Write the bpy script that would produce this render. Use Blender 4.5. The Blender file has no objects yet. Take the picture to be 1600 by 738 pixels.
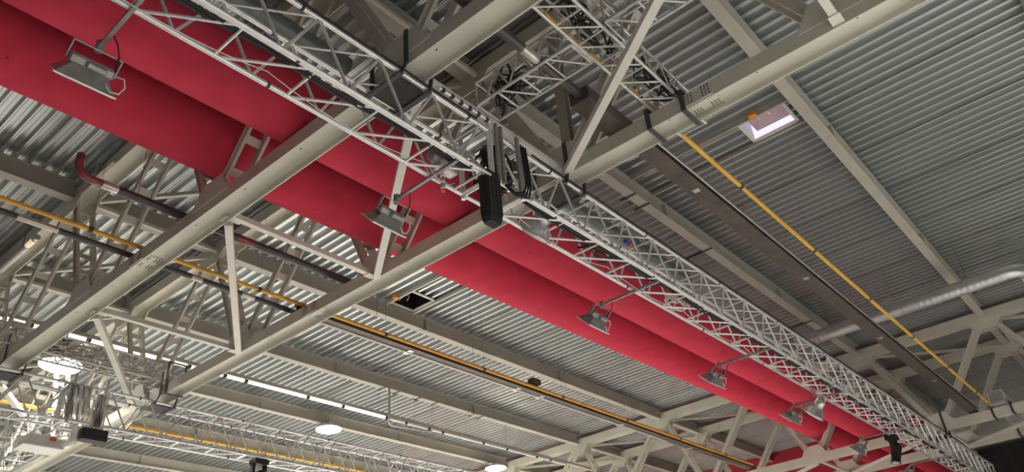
import bpy, bmesh, math, random
from mathutils import Vector, Matrix
random.seed(7)
scene = bpy.context.scene
COL = scene.collection
V = Vector

# ------------------------------------------------------------------ camera, world, exposure
# world axes: X runs along the purlins and stage trusses, Y along the roof trusses, Z up.
# the camera stands at the origin, 1.7 m above the floor.
cam_d = bpy.data.cameras.new('camera')
cam_d.sensor_width = 36.0
cam_d.lens = 36.0 * 1227.9 / 1600.0
cam_d.clip_end = 500
cam = bpy.data.objects.new('camera', cam_d)
COL.objects.link(cam)
right = V((0.64855561, -0.75702676, -0.07928491))
down = V((0.35310860, 0.39150681, -0.84972745))
fwd = V((0.67430700, 0.52309932, 0.52122660))
mw = Matrix.Identity(4)
for i in range(3):
    mw[i][0] = right[i]; mw[i][1] = -down[i]; mw[i][2] = -fwd[i]
cam.matrix_world = mw
scene.camera = cam

world = bpy.data.worlds.new('hall_ambient')
scene.world = world
world.use_nodes = True
bg = world.node_tree.nodes['Background']
bg.inputs[0].default_value = (0.93, 0.96, 1.0, 1)
bg.inputs[1].default_value = 0.025

scene.view_settings.view_transform = 'Standard'
scene.view_settings.look = 'None'
scene.view_settings.gamma = 1.0
scene.view_settings.use_curve_mapping = False
scene.view_settings.exposure = 0.28
LAMP_W = 4000.0           # each high-bay lamp

# ------------------------------------------------------------------ materials
def mat(name, col, metal=0.0, rough=0.5, var=0.10, scale=3.0, emit=None, estr=0.0, bump=0.0, spec=None, stretch=None, col2=None):
    m = bpy.data.materials.new(name); m.use_nodes = True
    nt = m.node_tree; b = nt.nodes['Principled BSDF']
    b.inputs['Metallic'].default_value = metal
    b.inputs['Roughness'].default_value = rough
    if spec is not None: b.inputs['Specular IOR Level'].default_value = spec
    tc = nt.nodes.new('ShaderNodeNewGeometry')
    mp = nt.nodes.new('ShaderNodeMapping')
    if stretch: mp.inputs['Scale'].default_value = stretch
    nz = nt.nodes.new('ShaderNodeTexNoise'); nz.inputs['Scale'].default_value = scale
    nz.inputs['Detail'].default_value = 4
    rp = nt.nodes.new('ShaderNodeValToRGB')
    c2 = col2 or tuple(c * (1 - var) for c in col)
    rp.color_ramp.elements[0].color = (*c2, 1); rp.color_ramp.elements[0].position = 0.3
    rp.color_ramp.elements[1].color = (*[min(1, c * (1 + var * 0.4)) for c in col], 1); rp.color_ramp.elements[1].position = 0.7
    nt.links.new(tc.outputs['Position'], mp.inputs['Vector'])
    nt.links.new(mp.outputs['Vector'], nz.inputs['Vector'])
    nt.links.new(nz.outputs['Fac'], rp.inputs['Fac'])
    nt.links.new(rp.outputs['Color'], b.inputs['Base Color'])
    if bump:
        bp = nt.nodes.new('ShaderNodeBump'); bp.inputs['Strength'].default_value = bump
        bp.inputs['Distance'].default_value = 0.02
        nt.links.new(nz.outputs['Fac'], bp.inputs['Height']); nt.links.new(bp.outputs['Normal'], b.inputs['Normal'])
    if emit:
        b.inputs['Emission Color'].default_value = (*emit, 1); b.inputs['Emission Strength'].default_value = estr
    return m

MAT = dict(
    paint=mat('warm_grey_steel_paint', (0.60, 0.58, 0.50), 0, 0.45, 0.08, 1.2),
    purlin=mat('grey_purlin_paint', (0.42, 0.40, 0.345), 0, 0.5, 0.10, 1.0),
    white_steel=mat('pale_brace_paint', (0.66, 0.64, 0.58), 0, 0.4, 0.06, 2),
    deck=mat('galvanised_roof_sheet', (0.55, 0.575, 0.575), 0.76, 0.25, 0.06, 0.5, stretch=(1.0, 0.3, 1)),
    lap=mat('dark_lap_joint', (0.10, 0.10, 0.10), 0.2, 0.6),
    alu=mat('aluminium_tube', (0.80, 0.80, 0.79), 0.6, 0.28, 0.12, 6),
    alu_dull=mat('dull_aluminium_tube', (0.52, 0.51, 0.49), 0.8, 0.40, 0.2, 6),
    alu_mid=mat('weathered_aluminium_tube', (0.66, 0.65, 0.63), 0.6, 0.35, 0.2, 6),
    alu_matt=mat('matt_aluminium_tube', (0.45, 0.45, 0.44), 0.4, 0.7, 0.2, 6),
    galv=mat('galvanised_duct', (0.60, 0.61, 0.61), 0.75, 0.33, 0.15, 5),
    duct_dark=mat('grey_green_flexible_duct', (0.16, 0.18, 0.17), 0.35, 0.42, 0.2, 5),
    yellow=mat('yellow_pipe_paint', (0.78, 0.45, 0.055), 0, 0.45, 0.12, 4),
    rail=mat('dark_brown_rail_steel', (0.105, 0.085, 0.070), 0.25, 0.5, 0.3, 3),
    pipe_dark=mat('dark_grey_pipe', (0.085, 0.080, 0.085), 0.3, 0.42, 0.25, 3),
    pipe_maroon=mat('maroon_primed_pipe', (0.24, 0.075, 0.075), 0.1, 0.22, 0.2, 4),
    pipe_steel=mat('bare_steel_pipe', (0.62, 0.58, 0.55), 0.6, 0.3, 0.2, 4),
    black=mat('black_rubber', (0.012, 0.012, 0.013), 0, 0.6, 0.2, 8),
    black_fab=mat('black_fabric', (0.016, 0.016, 0.017), 0, 0.75, 0.25, 20, bump=0.2),
    strap=mat('dark_grey_sling', (0.06, 0.06, 0.062), 0, 0.6, 0.25, 6),
    lampgrey=mat('grey_cast_lamp_body', (0.34, 0.33, 0.315), 0.45, 0.4, 0.2, 8),
    lampsilver=mat('silver_lamp_body', (0.66, 0.66, 0.65), 0.7, 0.28, 0.1, 8),
    reflector=mat('bright_reflector', (0.80, 0.80, 0.79), 0.6, 0.25, 0.05, 8),
    glass=mat('floodlight_glass', (0.55, 0.56, 0.56), 0.4, 0.08, 0.05, 8),
    lens=mat('lit_lamp_lens', (1, 1, 0.97), 0, 0.3, 0.0, 1, emit=(1.0, 0.98, 0.92), estr=9.0),
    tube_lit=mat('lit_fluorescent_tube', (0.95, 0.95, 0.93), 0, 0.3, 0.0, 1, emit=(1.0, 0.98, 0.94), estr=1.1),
    tube_off=mat('white_fluorescent_cover', (0.78, 0.78, 0.76), 0.1, 0.3, 0.05, 3),
    warm_end=mat('warm_lit_tube', (0.8, 0.55, 0.4), 0, 0.3, 0.05, 4, emit=(1.0, 0.72, 0.5), estr=0.5),
    cable_w=mat('white_cable', (0.75, 0.72, 0.68), 0, 0.5, 0.05, 5),
    orange=mat('orange_plastic', (0.80, 0.28, 0.02), 0, 0.45, 0.1, 10),
    blue=mat('blue_plastic', (0.02, 0.05, 0.42), 0, 0.4, 0.1, 10),
    redpl=mat('red_orange_plastic', (0.85, 0.12, 0.05), 0, 0.4, 0.1, 10),
    whitepl=mat('white_plastic', (0.78, 0.80, 0.76), 0, 0.4, 0.05, 5),
    darkhole=mat('dark_hatch_interior', (0.008, 0.007, 0.007), 0, 0.8),  # whole inside of the dark hatch is near black
    hatch_grey=mat('grey_hatch_curb', (0.42, 0.40, 0.40), 0.2, 0.45),
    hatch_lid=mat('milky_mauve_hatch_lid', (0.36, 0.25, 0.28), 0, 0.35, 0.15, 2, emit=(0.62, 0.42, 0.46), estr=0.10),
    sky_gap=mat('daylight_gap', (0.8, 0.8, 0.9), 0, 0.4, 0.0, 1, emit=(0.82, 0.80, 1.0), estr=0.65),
    film=mat('shiny_plastic_film', (0.90, 0.91, 0.90), 0.1, 0.22, 0.3, 9, stretch=(6, 6, 0.6), bump=0.7),
    floor=mat('pale_hall_floor', (0.62, 0.60, 0.56), 0, 0.5, 0.08, 0.3),
    dimfloor=mat('dimmed_near_floor', (0.44, 0.435, 0.42), 0, 0.6, 0.15, 0.5),
    wallgrey=mat('pale_wall_panel', (0.45, 0.45, 0.43), 0, 0.6, 0.08, 0.6),
    wallred=mat('red_wall_cladding', (0.40, 0.020, 0.040), 0, 0.8, 0.15, 0.5),
    wallblack=mat('black_wall_drape', (0.012, 0.012, 0.013), 0, 0.8, 0.2, 2),
    bolt=mat('dark_bolt_steel', (0.14, 0.12, 0.10), 0.5, 0.5),
)
def red_fabric():
    m = bpy.data.materials.new('red_textile'); m.use_nodes = True
    nt = m.node_tree; b = nt.nodes['Principled BSDF']
    b.inputs['Roughness'].default_value = 0.85
    b.inputs['Specular IOR Level'].default_value = 0.15
    g = nt.nodes.new('ShaderNodeNewGeometry')
    nz = nt.nodes.new('ShaderNodeTexNoise'); nz.inputs['Scale'].default_value = 1.6; nz.inputs['Detail'].default_value = 5
    rp = nt.nodes.new('ShaderNodeValToRGB')
    rp.color_ramp.elements[0].color = (0.53, 0.038, 0.072, 1); rp.color_ramp.elements[0].position = 0.3
    rp.color_ramp.elements[1].color = (0.62, 0.048, 0.088, 1); rp.color_ramp.elements[1].position = 0.7
    vo = nt.nodes.new('ShaderNodeTexVoronoi'); vo.inputs['Scale'].default_value = 1.6
    cr = nt.nodes.new('ShaderNodeValToRGB')                      # small dark perforations
    cr.color_ramp.elements[0].color = (0.25, 0.25, 0.25, 1); cr.color_ramp.elements[0].position = 0.025
    cr.color_ramp.elements[1].color = (1, 1, 1, 1); cr.color_ramp.elements[1].position = 0.045
    mx = nt.nodes.new('ShaderNodeMix'); mx.data_type = 'RGBA'; mx.blend_type = 'MULTIPLY'; mx.inputs[0].default_value = 1
    nt.links.new(g.outputs['Position'], nz.inputs['Vector']); nt.links.new(g.outputs['Position'], vo.inputs['Vector'])
    nt.links.new(nz.outputs['Fac'], rp.inputs['Fac']); nt.links.new(vo.outputs['Distance'], cr.inputs['Fac'])
    nt.links.new(rp.outputs['Color'], mx.inputs[6]); nt.links.new(cr.outputs['Color'], mx.inputs[7])
    nt.links.new(mx.outputs[2], b.inputs['Base Color'])
    return m
MAT['red'] = red_fabric()
fb = MAT['film'].node_tree.nodes['Principled BSDF']
fb.inputs['Transmission Weight'].default_value = 0.75
fb.inputs['IOR'].default_value = 1.1

# ------------------------------------------------------------------ object helpers
WM = {}                                   # world matrix of every object made here
def link(o, W, parent=None):
    COL.objects.link(o)
    WM[o.name] = W
    if parent is not None:
        o.parent = parent
        o.matrix_parent_inverse = WM[parent.name].inverted()
    o.matrix_basis = W
    return o
def tag(o, label=None, cat=None, group=None, kind=None):
    if label: o['label'] = label
    if cat: o['category'] = cat
    if group: o['group'] = group
    if kind: o['kind'] = kind
    return o
def thing(name, loc, label, cat, group=None, R=None):
    o = bpy.data.objects.new(name, None); o.empty_display_size = 0.2
    W = Matrix.Translation(loc)
    if R is not None: W = W @ R.to_4x4()
    link(o, W)
    return tag(o, label, cat, group)
def mesh_obj(name, me, W, parent=None):
    return link(bpy.data.objects.new(name, me), W, parent)
def pydata(name, verts, faces, m, smooth=False):
    me = bpy.data.meshes.new(name); me.from_pydata(verts, [], faces); me.update()
    me.materials.append(MAT[m])
    if smooth:
        me.polygons.foreach_set('use_smooth', [True] * len(me.polygons))
    return me
CACHE = {}
def frame(p0, p1, up=V((0, 0, 1))):
    p0, p1 = V(p0), V(p1); d = p1 - p0; L = d.length; z = d / L
    up = V(up)
    if abs(z.dot(up)) > 0.98: up = V((1, 0, 0)) if abs(z.x) < 0.9 else V((0, 1, 0))
    x = up.cross(z).normalized(); y = z.cross(x)
    M = Matrix.Identity(4)
    for i in range(3):
        M[i][0] = x[i]; M[i][1] = y[i]; M[i][2] = z[i]; M[i][3] = p0[i]
    return M, L
def unit_prism(prof, m, smooth, key):
    k = (key, m)
    if k in CACHE: return CACHE[k]
    n = len(prof)
    vs = [(u, v, 0) for u, v in prof] + [(u, v, 1) for u, v in prof]
    fs = [(i, (i + 1) % n, n + (i + 1) % n, n + i) for i in range(n)]
    fs += [tuple(range(n - 1, -1, -1)), tuple(range(n, 2 * n))]
    me = bpy.data.meshes.new(key); me.from_pydata(vs, [], fs)
    me.materials.append(MAT[m])
    if smooth:
        me.polygons.foreach_set('use_smooth', [True] * n + [False, False])
    me.update(); CACHE[k] = me
    return me
def tube(name, p0, p1, r, m, parent=None, seg=10):
    prof = [(math.cos(2 * math.pi * i / seg), math.sin(2 * math.pi * i / seg)) for i in range(seg)]
    me = unit_prism(prof, m, True, 'round_tube_%d' % seg)
    M, L = frame(p0, p1)
    return mesh_obj(name, me, M @ Matrix.Diagonal((r, r, L, 1)), parent)
def prof_rect(w, h): return [(-w / 2, -h / 2), (w / 2, -h / 2), (w / 2, h / 2), (-w / 2, h / 2)]
def prof_I(w, h, tf, tw):                  # upright I section
    a, b, c = w / 2, h / 2, tw / 2
    return [(-a, -b), (a, -b), (a, -b + tf), (c, -b + tf), (c, b - tf), (a, b - tf), (a, b), (-a, b), (-a, b - tf), (-c, b - tf), (-c, -b + tf), (-a, -b + tf)]
def prof_H(w, h, tf, tw, f=0.05):          # H lying on its side: flanges upright, web level, with root fillets
    a, b, c = w / 2, h / 2, tw / 2
    return [(-a, -b), (-a + tf, -b), (-a + tf, -c - f), (-a + tf + f * .3, -c - f * .3), (-a + tf + f, -c), (a - tf - f, -c), (a - tf - f * .3, -c - f * .3), (a - tf, -c - f), (a - tf, -b), (a, -b),
            (a, b), (a - tf, b), (a - tf, c), (-a + tf, c), (-a + tf, b), (-a, b)]
def prof_C(w, h, t, s=1):                  # channel: web on the s side
    p = [(-w / 2, -h / 2), (w / 2, -h / 2), (w / 2, -h / 2 + t), (-w / 2 + t, -h / 2 + t), (-w / 2 + t, h / 2 - t), (w / 2, h / 2 - t), (w / 2, h / 2), (-w / 2, h / 2)]
    return p if s > 0 else [(-u, v) for u, v in reversed(p)]
def prof_L(w, h, t): return [(-w / 2, -h / 2), (w / 2, -h / 2), (w / 2, -h / 2 + t), (-w / 2 + t, -h / 2 + t), (-w / 2 + t, h / 2), (-w / 2, h / 2)]
def beam(name, prof, key, p0, p1, m, parent=None, up=(0, 0, 1)):
    me = unit_prism(prof, m, False, key)
    M, L = frame(p0, p1, up)
    return mesh_obj(name, me, M @ Matrix.Diagonal((1, 1, L, 1)), parent)
def box(name, lo, hi, m, parent=None, bev=0.0):
    lo, hi = V(lo), V(hi); s = hi - lo
    k = ('box', m, tuple(round(x, 3) for x in s), bev)
    if k not in CACHE:
        bm = bmesh.new(); bmesh.ops.create_cube(bm, size=1.0)
        for v in bm.verts: v.co = V((v.co.x * s.x, v.co.y * s.y, v.co.z * s.z))
        if bev: bmesh.ops.bevel(bm, geom=list(bm.edges), offset=bev, segments=2, affect='EDGES', profile=0.6)
        me = bpy.data.meshes.new('block'); bm.to_mesh(me); bm.free(); me.materials.append(MAT[m]); CACHE[k] = me
    return mesh_obj(name, CACHE[k], Matrix.Translation((lo + hi) / 2), parent)
def plate_x(name, pts, x0, x1, m, parent=None):       # polygon in the Y-Z plane, thick along X
    n = len(pts); c = V((0, pts[0][0], pts[0][1]))
    vs = [(x0, p[0] - c.y, p[1] - c.z) for p in pts] + [(x1, p[0] - c.y, p[1] - c.z) for p in pts]
    fs = [(i, (i + 1) % n, n + (i + 1) % n, n + i) for i in range(n)] + [tuple(range(n - 1, -1, -1)), tuple(range(n, 2 * n))]
    return mesh_obj(name, pydata(name, vs, fs, m), Matrix.Translation(c), parent)
def sweep(name, pts, r, m, parent=None, seg=7, ribs=None, W=None):
    pts = [V(p) for p in pts]; o = pts[0].copy(); n = len(pts)
    vs, fs = [], []; prev = None
    for i, p in enumerate(pts):
        d = (pts[min(i + 1, n - 1)] - pts[max(i - 1, 0)]).normalized()
        if prev is None:
            u = d.orthogonal().normalized()
        else:
            u = (prev - d * prev.dot(d)).normalized()
        prev = u; w = d.cross(u)
        rr = r if ribs is None else r * (1 + ribs[i])
        for j in range(seg):
            t = 2 * math.pi * j / seg
            vs.append(tuple(p - o + u * math.cos(t) * rr + w * math.sin(t) * rr))
    for i in range(n - 1):
        for j in range(seg):
            k = (j + 1) % seg
            fs.append((i * seg + j, i * seg + k, (i + 1) * seg + k, (i + 1) * seg + j))
    fs.append(tuple(range(seg - 1, -1, -1))); fs.append(tuple((n - 1) * seg + j for j in range(seg)))
    return mesh_obj(name, pydata(name, vs, fs, m, True), (W or Matrix.Identity(4)) @ Matrix.Translation(o), parent)
def arc(p, q, sag, n=10, side=V((0, 0, 0))):          # hanging cable between two points
    p, q = V(p), V(q)
    return [p.lerp(q, i / n) + (V((0, 0, -sag)) + side) * (4 * (i / n) * (1 - i / n)) for i in range(n + 1)]
def lathe_mesh(name, prof, m, seg=20, smooth=True):
    vs, fs = [], []; n = len(prof)
    for r, z in prof:
        for j in range(seg):
            t = 2 * math.pi * j / seg; vs.append((r * math.cos(t), r * math.sin(t), z))
    for i in range(n - 1):
        for j in range(seg):
            k = (j + 1) % seg; fs.append((i * seg + j, i * seg + k, (i + 1) * seg + k, (i + 1) * seg + j))
    fs.append(tuple(range(seg - 1, -1, -1))); fs.append(tuple((n - 1) * seg + j for j in range(seg)))
    return pydata(name, vs, fs, m, smooth)
def rotm(z, up=(0, 0, 1)):                             # 3x3 frame whose local -Z looks along -z
    M, _ = frame(V((0, 0, 0)), V(z), up); return M.to_3x3()
def inv(W, p): return W @ V(p)

# ------------------------------------------------------------------ the setting
XMIN, XMAX, YMIN, YMAX = -9.0, 57.7, -22.0, 76.0
ZF, ZD = -1.7, 15.2
def slab(name, lo, hi, m):
    return tag(box(name, lo, hi, m), kind='structure')
slab('floor', (XMIN, 8.0, ZF - 0.2), (XMAX, YMAX, ZF), 'floor')
slab('floor', (XMIN, YMIN, ZF - 0.2), (XMAX, 8.0, ZF), 'dimfloor')  # unseen near floor, toned darker so it bounces less light
wf = slab('wall_far', (XMAX, YMIN, ZF), (XMAX + 0.3, YMAX, ZD + 0.3), 'wallgrey')
wl = slab('wall_left', (XMIN, YMAX, ZF), (XMAX, YMAX + 0.3, ZD + 0.3), 'wallgrey')
for k in range(14):                                    # red cladding panels on the far wall
    y0 = 11.0 + k * 3.6
    box('red_panel', (XMAX - 0.06, y0, 3.0), (XMAX, y0 + 3.57, ZD - 0.02), 'wallred', wf, 0.01)
dr = thing('black_drape', (XMAX - 0.1, 5.0, 6.0), 'black drape hung on the far wall below the pale roof edge', 'drape')
n = 40
vs, fs = [], []
for i in range(n + 1):
    y = 1.5 + 7.6 * i / n; x = XMAX - 0.16 + 0.05 * math.sin(i * 1.6)
    vs += [(x, y, 4.0), (x, y, 12.1)]
for i in range(n): fs.append((2 * i, 2 * i + 1, 2 * i + 3, 2 * i + 2))
mesh_obj('cloth', pydata('cloth', vs, fs, 'wallblack', True), Matrix.Identity(4), dr)
tube('hanging_bar', (XMAX - 0.2, 1.4, 12.12), (XMAX - 0.2, 9.2, 12.12), 0.04, 'strap', dr)

# ------------------------------------------------------------------ roof deck
ceil = bpy.data.objects.new('ceiling', None); link(ceil, Matrix.Translation((20, 20, ZD))); tag(ceil, kind='structure')
PIT, SH = 0.39, 3.12
DEEP = 0.18
def prof_deck():                                        # one rib: (offset, height above the purlin)
    p = PIT
    return [(0.0, 0), (0.045, 0), (0.055, 0.012), (0.065, 0), (0.11, 0), (0.15, DEEP), (0.235, DEEP), (0.243, DEEP - 0.018), (0.257, DEEP - 0.018), (0.265, DEEP), (0.35, DEEP), (p, 0)]
PR = prof_deck()
HOLES = [(19.90, 21.02, 4.72, 6.08), (19.84, 21.05, 20.86, 22.05)]
def deck_z(off):
    o = off % PIT
    for (a, za), (b, zb) in zip(PR, PR[1:]):
        if a <= o <= b + 1e-9: return za + (zb - za) * (o - a) / max(b - a, 1e-9)
    return 0
def strip(xs0, x0, x1, y0, y1, vs, fs, lap):
    pts = [(x0, deck_z(x0 - xs0))]
    k0 = int((x0 - xs0) // PIT) - 1
    for k in range(k0, k0 + int((x1 - x0) / PIT) + 4):
        for o, z in PR[:-1]:
            x = xs0 + k * PIT + o
            if x0 + 1e-4 < x < x1 - 1e-4: pts.append((x, z))
    pts.append((x1, deck_z(x1 - xs0)))
    b = len(vs)
    for x, z in pts: vs += [(x, y0, ZD + z), (x, y1, ZD + z)]
    for i in range(len(pts) - 1): fs.append((b + 2 * i, b + 2 * i + 1, b + 2 * i + 3, b + 2 * i + 2))
PY = [4.16 + 6.092 * j for j in range(-3, 11)]           # purlin centre lines
x_edges = [21.24 + SH * k for k in range(-9, 12)]
x_edges = [x for x in x_edges if x > -9] ; x_edges[-1] = min(x_edges[-1], XMAX)
x_edges = [x for x in x_edges if x < XMAX] + [XMAX]
y_edges = [PY[1]] + PY[2:] + [YMAX]
y_edges = [y for y in y_edges if y <= YMAX]
for xa, xb in zip(x_edges, x_edges[1:]):
    for ya, yb in zip(y_edges, y_edges[1:]):
        vs, fs = [], []
        done = False
        for hx0, hx1, hy0, hy1 in HOLES:
            if xa < hx0 and hx1 < xb + 0.01 and ya < hy0 and hy1 < yb:
                strip(xa, xa, hx0, ya, yb, vs, fs, 0); strip(xa, hx1, xb, ya, yb, vs, fs, 0)
                strip(xa, hx0, hx1, ya, hy0, vs, fs, 0); strip(xa, hx0, hx1, hy1, yb, vs, fs, 0); done = True
        if not done: strip(xa, xa, xb, ya, yb, vs, fs, 0)
        c = V((xa, ya, ZD))
        vs = [tuple(V(v) - c) for v in vs]
        s = mesh_obj('roof_sheet', pydata('roof_sheet', vs, fs, 'deck'), Matrix.Translation(c), ceil)
        box('lap_joint', (xa - 0.022, ya + 0.2, ZD - 0.008), (xa + 0.022, yb - 0.2, ZD + 0.004), 'lap', s)
# roof build-up above the sheets keeps the hall closed to the sky
box('roof_insulation', (x_edges[0], y_edges[0], ZD + 1.2), (XMAX, YMAX, ZD + 1.35), 'lap', ceil)

# ------------------------------------------------------------------ roof trusses
TX = [7.12, 11.88, 41.6, 46.35]                         # near flange of each truss
TW = 0.55
ZB0, ZB1, ZT0, ZT1 = 10.0, 10.36, 14.48, 14.93
BN = [7.65 + 6.22 * k for k in range(-3, 8)]            # bottom nodes
TN = PY                                                 # top nodes
H_BOT = prof_H(TW, ZB1 - ZB0, 0.03, 0.026)
H_TOP = prof_H(TW, ZT1 - ZT0, 0.03, 0.026)
CH = prof_C(0.075, 0.23, 0.014, 1); CH2 = prof_C(0.075, 0.23, 0.014, -1)
def bolts(name, pts, r, h, axis, parent):                # many small bolt heads as one piece
    vs, fs = [], []
    ax = V(axis); u = ax.orthogonal().normalized(); w = ax.cross(u)
    for p in pts:
        p = V(p); b = len(vs)
        for hh in (0, h):
            for j in range(6):
                t = math.pi * j / 3; vs.append(tuple(p + ax * hh + u * math.cos(t) * r + w * math.sin(t) * r))
        for j in range(6): k = (j + 1) % 6; fs.append((b + j, b + k, b + 6 + k, b + 6 + j))
        fs.append(tuple(b + 6 + j for j in range(6)))
    return tag(mesh_obj(name, pydata(name, vs, fs, 'bolt'), Matrix.Identity(4), parent), kind='stuff')
def roof_truss(ti, label, splices, ymin, ymax):
    x0 = TX[ti]; x1 = x0 + TW; xc = (x0 + x1) / 2
    t = thing('roof_truss', (xc, ymin, ZB0), label, 'roof truss', 'welded steel roof trusses')
    bc = beam('bottom_chord', H_BOT, 'lying_H_chord', (xc, ymin, (ZB0 + ZB1) / 2), (xc, ymax, (ZB0 + ZB1) / 2), 'paint', t)
    beam('top_chord', H_TOP, 'lying_H_top_chord', (xc, ymin, (ZT0 + ZT1) / 2), (xc, ymax, (ZT0 + ZT1) / 2), 'paint', t)
    for yb in BN:
        if not (ymin + 1 < yb < ymax - 1): continue
        for xs, xe in ((x0 - 0.02, x0 + 0.012), (x1 - 0.012, x1 + 0.02)):
            plate_x('gusset', [(yb - 0.72, ZB1 - 0.10), (yb - 0.72, ZB1 - 0.01), (yb - 0.62, ZB1 + 0.04), (yb - 0.40, ZB1 + 0.44), (yb + 0.40, ZB1 + 0.44), (yb + 0.62, ZB1 + 0.04), (yb + 0.72, ZB1 - 0.01), (yb + 0.72, ZB1 - 0.10)], xs, xe, 'paint', t)
        lower = max([y for y in TN if y < yb]); upper = min([y for y in TN if y > yb])
        for yt, s in ((lower, -1), (upper, 1)):
            a = V((0, yb + s * 0.30, ZB1 + 0.12)); b = V((0, yt - s * 0.30, ZT0 - 0.05))
            for xr, prof, key in ((x0 + 0.04, CH if s > 0 else CH2, 'channel_%d' % s), (x1 - 0.04, CH2 if s > 0 else CH, 'channel_%d' % -s)):
                d = beam('diagonal', prof, key, (xr, a.y, a.z), (xr, b.y, b.z), 'paint', t, up=(0, 0, 1))
            nb = 6; dirv = (b - a).normalized(); nrm = V((0, -dirv.z, dirv.y))
            for i in range(1, nb + 1):
                p = a.lerp(b, (i - 0.45) / (nb + 0.2))
                q0 = p - dirv * 0.10; q1 = p + dirv * 0.10
                beam('batten', prof_rect(TW - 0.09, 0.02), 'batten_plate', (xc, q0.y, q0.z), (xc, q1.y, q1.z), 'paint', d, up=nrm)
    for yt in TN:
        if not (ymin + 1 < yt < ymax - 1): continue
        for xs, xe in ((x0 - 0.02, x0 + 0.012), (x1 - 0.012, x1 + 0.02)):
            plate_x('gusset', [(yt - 0.80, ZT0 + 0.10), (yt + 0.80, ZT0 + 0.10), (yt + 0.80, ZT0 + 0.01), (yt + 0.42, ZT0 - 0.44), (yt - 0.42, ZT0 - 0.44), (yt - 0.80, ZT0 + 0.01)], xs, xe, 'paint', t)
    for ys in splices:
        sp = box('splice_plate', (x0 - 0.03, ys - 0.32, ZB0 + 0.03), (x0, ys + 0.32, ZB1 - 0.03), 'paint', t)
        bolts('bolt_heads', [(x0 - 0.03, ys + dy, ZB0 + zz) for dy in (-.26, -.19, -.12, .12, .19, .26) for zz in (.09, .16, .23, .29)], 0.017, 0.014, (-1, 0, 0), sp)
        sp = box('splice_plate', (x0 + 0.06, ys - 0.32, 10.145), (x1 - 0.06, ys + 0.32, 10.167), 'paint', t)
        bolts('bolt_heads', [(x0 + xx, ys + dy, 10.145) for dy in (-.26, -.19, -.12, .12, .19, .26) for xx in (.12, .19, .36, .43)], 0.017, 0.014, (0, 0, -1), sp)
        sp = box('splice_plate', (x1 - 0.05, ys - 0.32, ZB0 + 0.02), (x1 - 0.03, ys + 0.32, ZB0 + 0.14), 'paint', t)
    y = ymin + 1.3
    while y < ymax - 1:
        if ti < 2 and all(abs(y - s) > 0.4 for s in splices):
            tube('drain_hole', (xc - 0.04, y, 10.1655), (xc - 0.04, y, 10.172), 0.022, 'black', t, seg=8)
        y += 1.95
    return t
roof_truss(0, 'steel roof truss nearest the upper left corner, passing just above the black pad plate', [17.0], -6, 70)
roof_truss(1, 'steel roof truss running from lower left to the top edge right of centre', [16.57, 4.27], -6, 70)
roof_truss(2, 'far steel roof truss whose lower chord crosses in front of the red wall', [], -6, 70)
roof_truss(3, 'farthest steel roof truss, the one just behind its twin near the red wall', [], -6, 70)

# bracing between the paired trusses
def bracing(xa, xb, where, pair):
    g = 'braces between the %s truss pair' % pair
    ordn = ['first', 'second', 'third', 'fourth', 'fifth', 'sixth', 'seventh', 'eighth', 'ninth', 'tenth', 'eleventh']
    c = 0
    for i, y in enumerate(BN):
        if y < -3 or y > 52: continue
        nm = ordn[c]; c += 1
        t = thing('cross_brace', (xa, y, ZB0 + 0.05), 'pale straight brace between lower chords of the %s truss pair, %s from the near end' % (pair, nm), 'brace', g)
        beam('angle_bar', prof_L(0.15, 0.13, 0.02), 'angle_bar', (xa, y, ZB0 + 0.13), (xb, y, ZB0 + 0.13), 'white_steel', t)
        for xe in (xa + 0.12, xb - 0.12):
            box('end_plate', (xe - 0.16, y - 0.11, ZB0 + 0.04), (xe + 0.16, y + 0.11, ZB0 + 0.06), 'white_steel', t)
        if i + 1 < len(BN) and BN[i + 1] < 52:
            y2 = BN[i + 1]
            t = thing('diagonal_brace', (xa, y, ZB0 + 0.05), 'pale slanting brace between lower chords of the %s truss pair, %s from the near end' % (pair, nm), 'brace', g)
            beam('hollow_bar', prof_rect(0.17, 0.15), 'hollow_bar', (xa + 0.05, y + 0.16, ZB0 + 0.02), (xb - 0.02, y2 - 0.10, ZB0 + 0.02), 'white_steel', t)
            box('end_plate', (xa - 0.10, y + 0.02, ZB0 + 0.08), (xa + 0.14, y + 0.30, ZB0 + 0.10), 'white_steel', t)
            box('end_plate', (xb - 0.14, y2 - 0.24, ZB0 + 0.08), (xb + 0.12, y2 + 0.04, ZB0 + 0.10), 'white_steel', t)
    for i, y in enumerate(TN):
        if y < -3 or y > 52: continue
        t = thing('top_brace', (xa, y, ZT0), 'thin strut joining the upper chords of the %s truss pair, %s in line' % (pair, ordn[i]), 'brace', g)
        beam('angle_bar', prof_L(0.12, 0.12, 0.02), 'thin_angle', (xa, y - 0.35, ZT0 + 0.01), (xb, y - 0.35, ZT0 + 0.01), 'paint', t)
        if i + 1 < len(TN):
            beam('slanting_bar', prof_L(0.12, 0.12, 0.02), 'thin_angle', (xa, TN[i + 1] - 0.6, ZT0 + 0.01), (xb, y + 0.2, ZT0 + 0.01), 'paint', t)
bracing(TX[0] + TW, TX[1], '', 'near')
bracing(TX[2] + TW, TX[3], '', 'far')
t = thing('hanger_post', (12.15, 7.65, 10.9), 'upright grey post over the lower joint of the truss right of the black column', 'post')
beam('post', prof_I(0.24, 0.22, 0.02, 0.016), 'post_I', (12.15, 7.55, 10.9), (12.15, 7.55, 14.5), 'purlin', t, up=(1, 0, 0))

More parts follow.
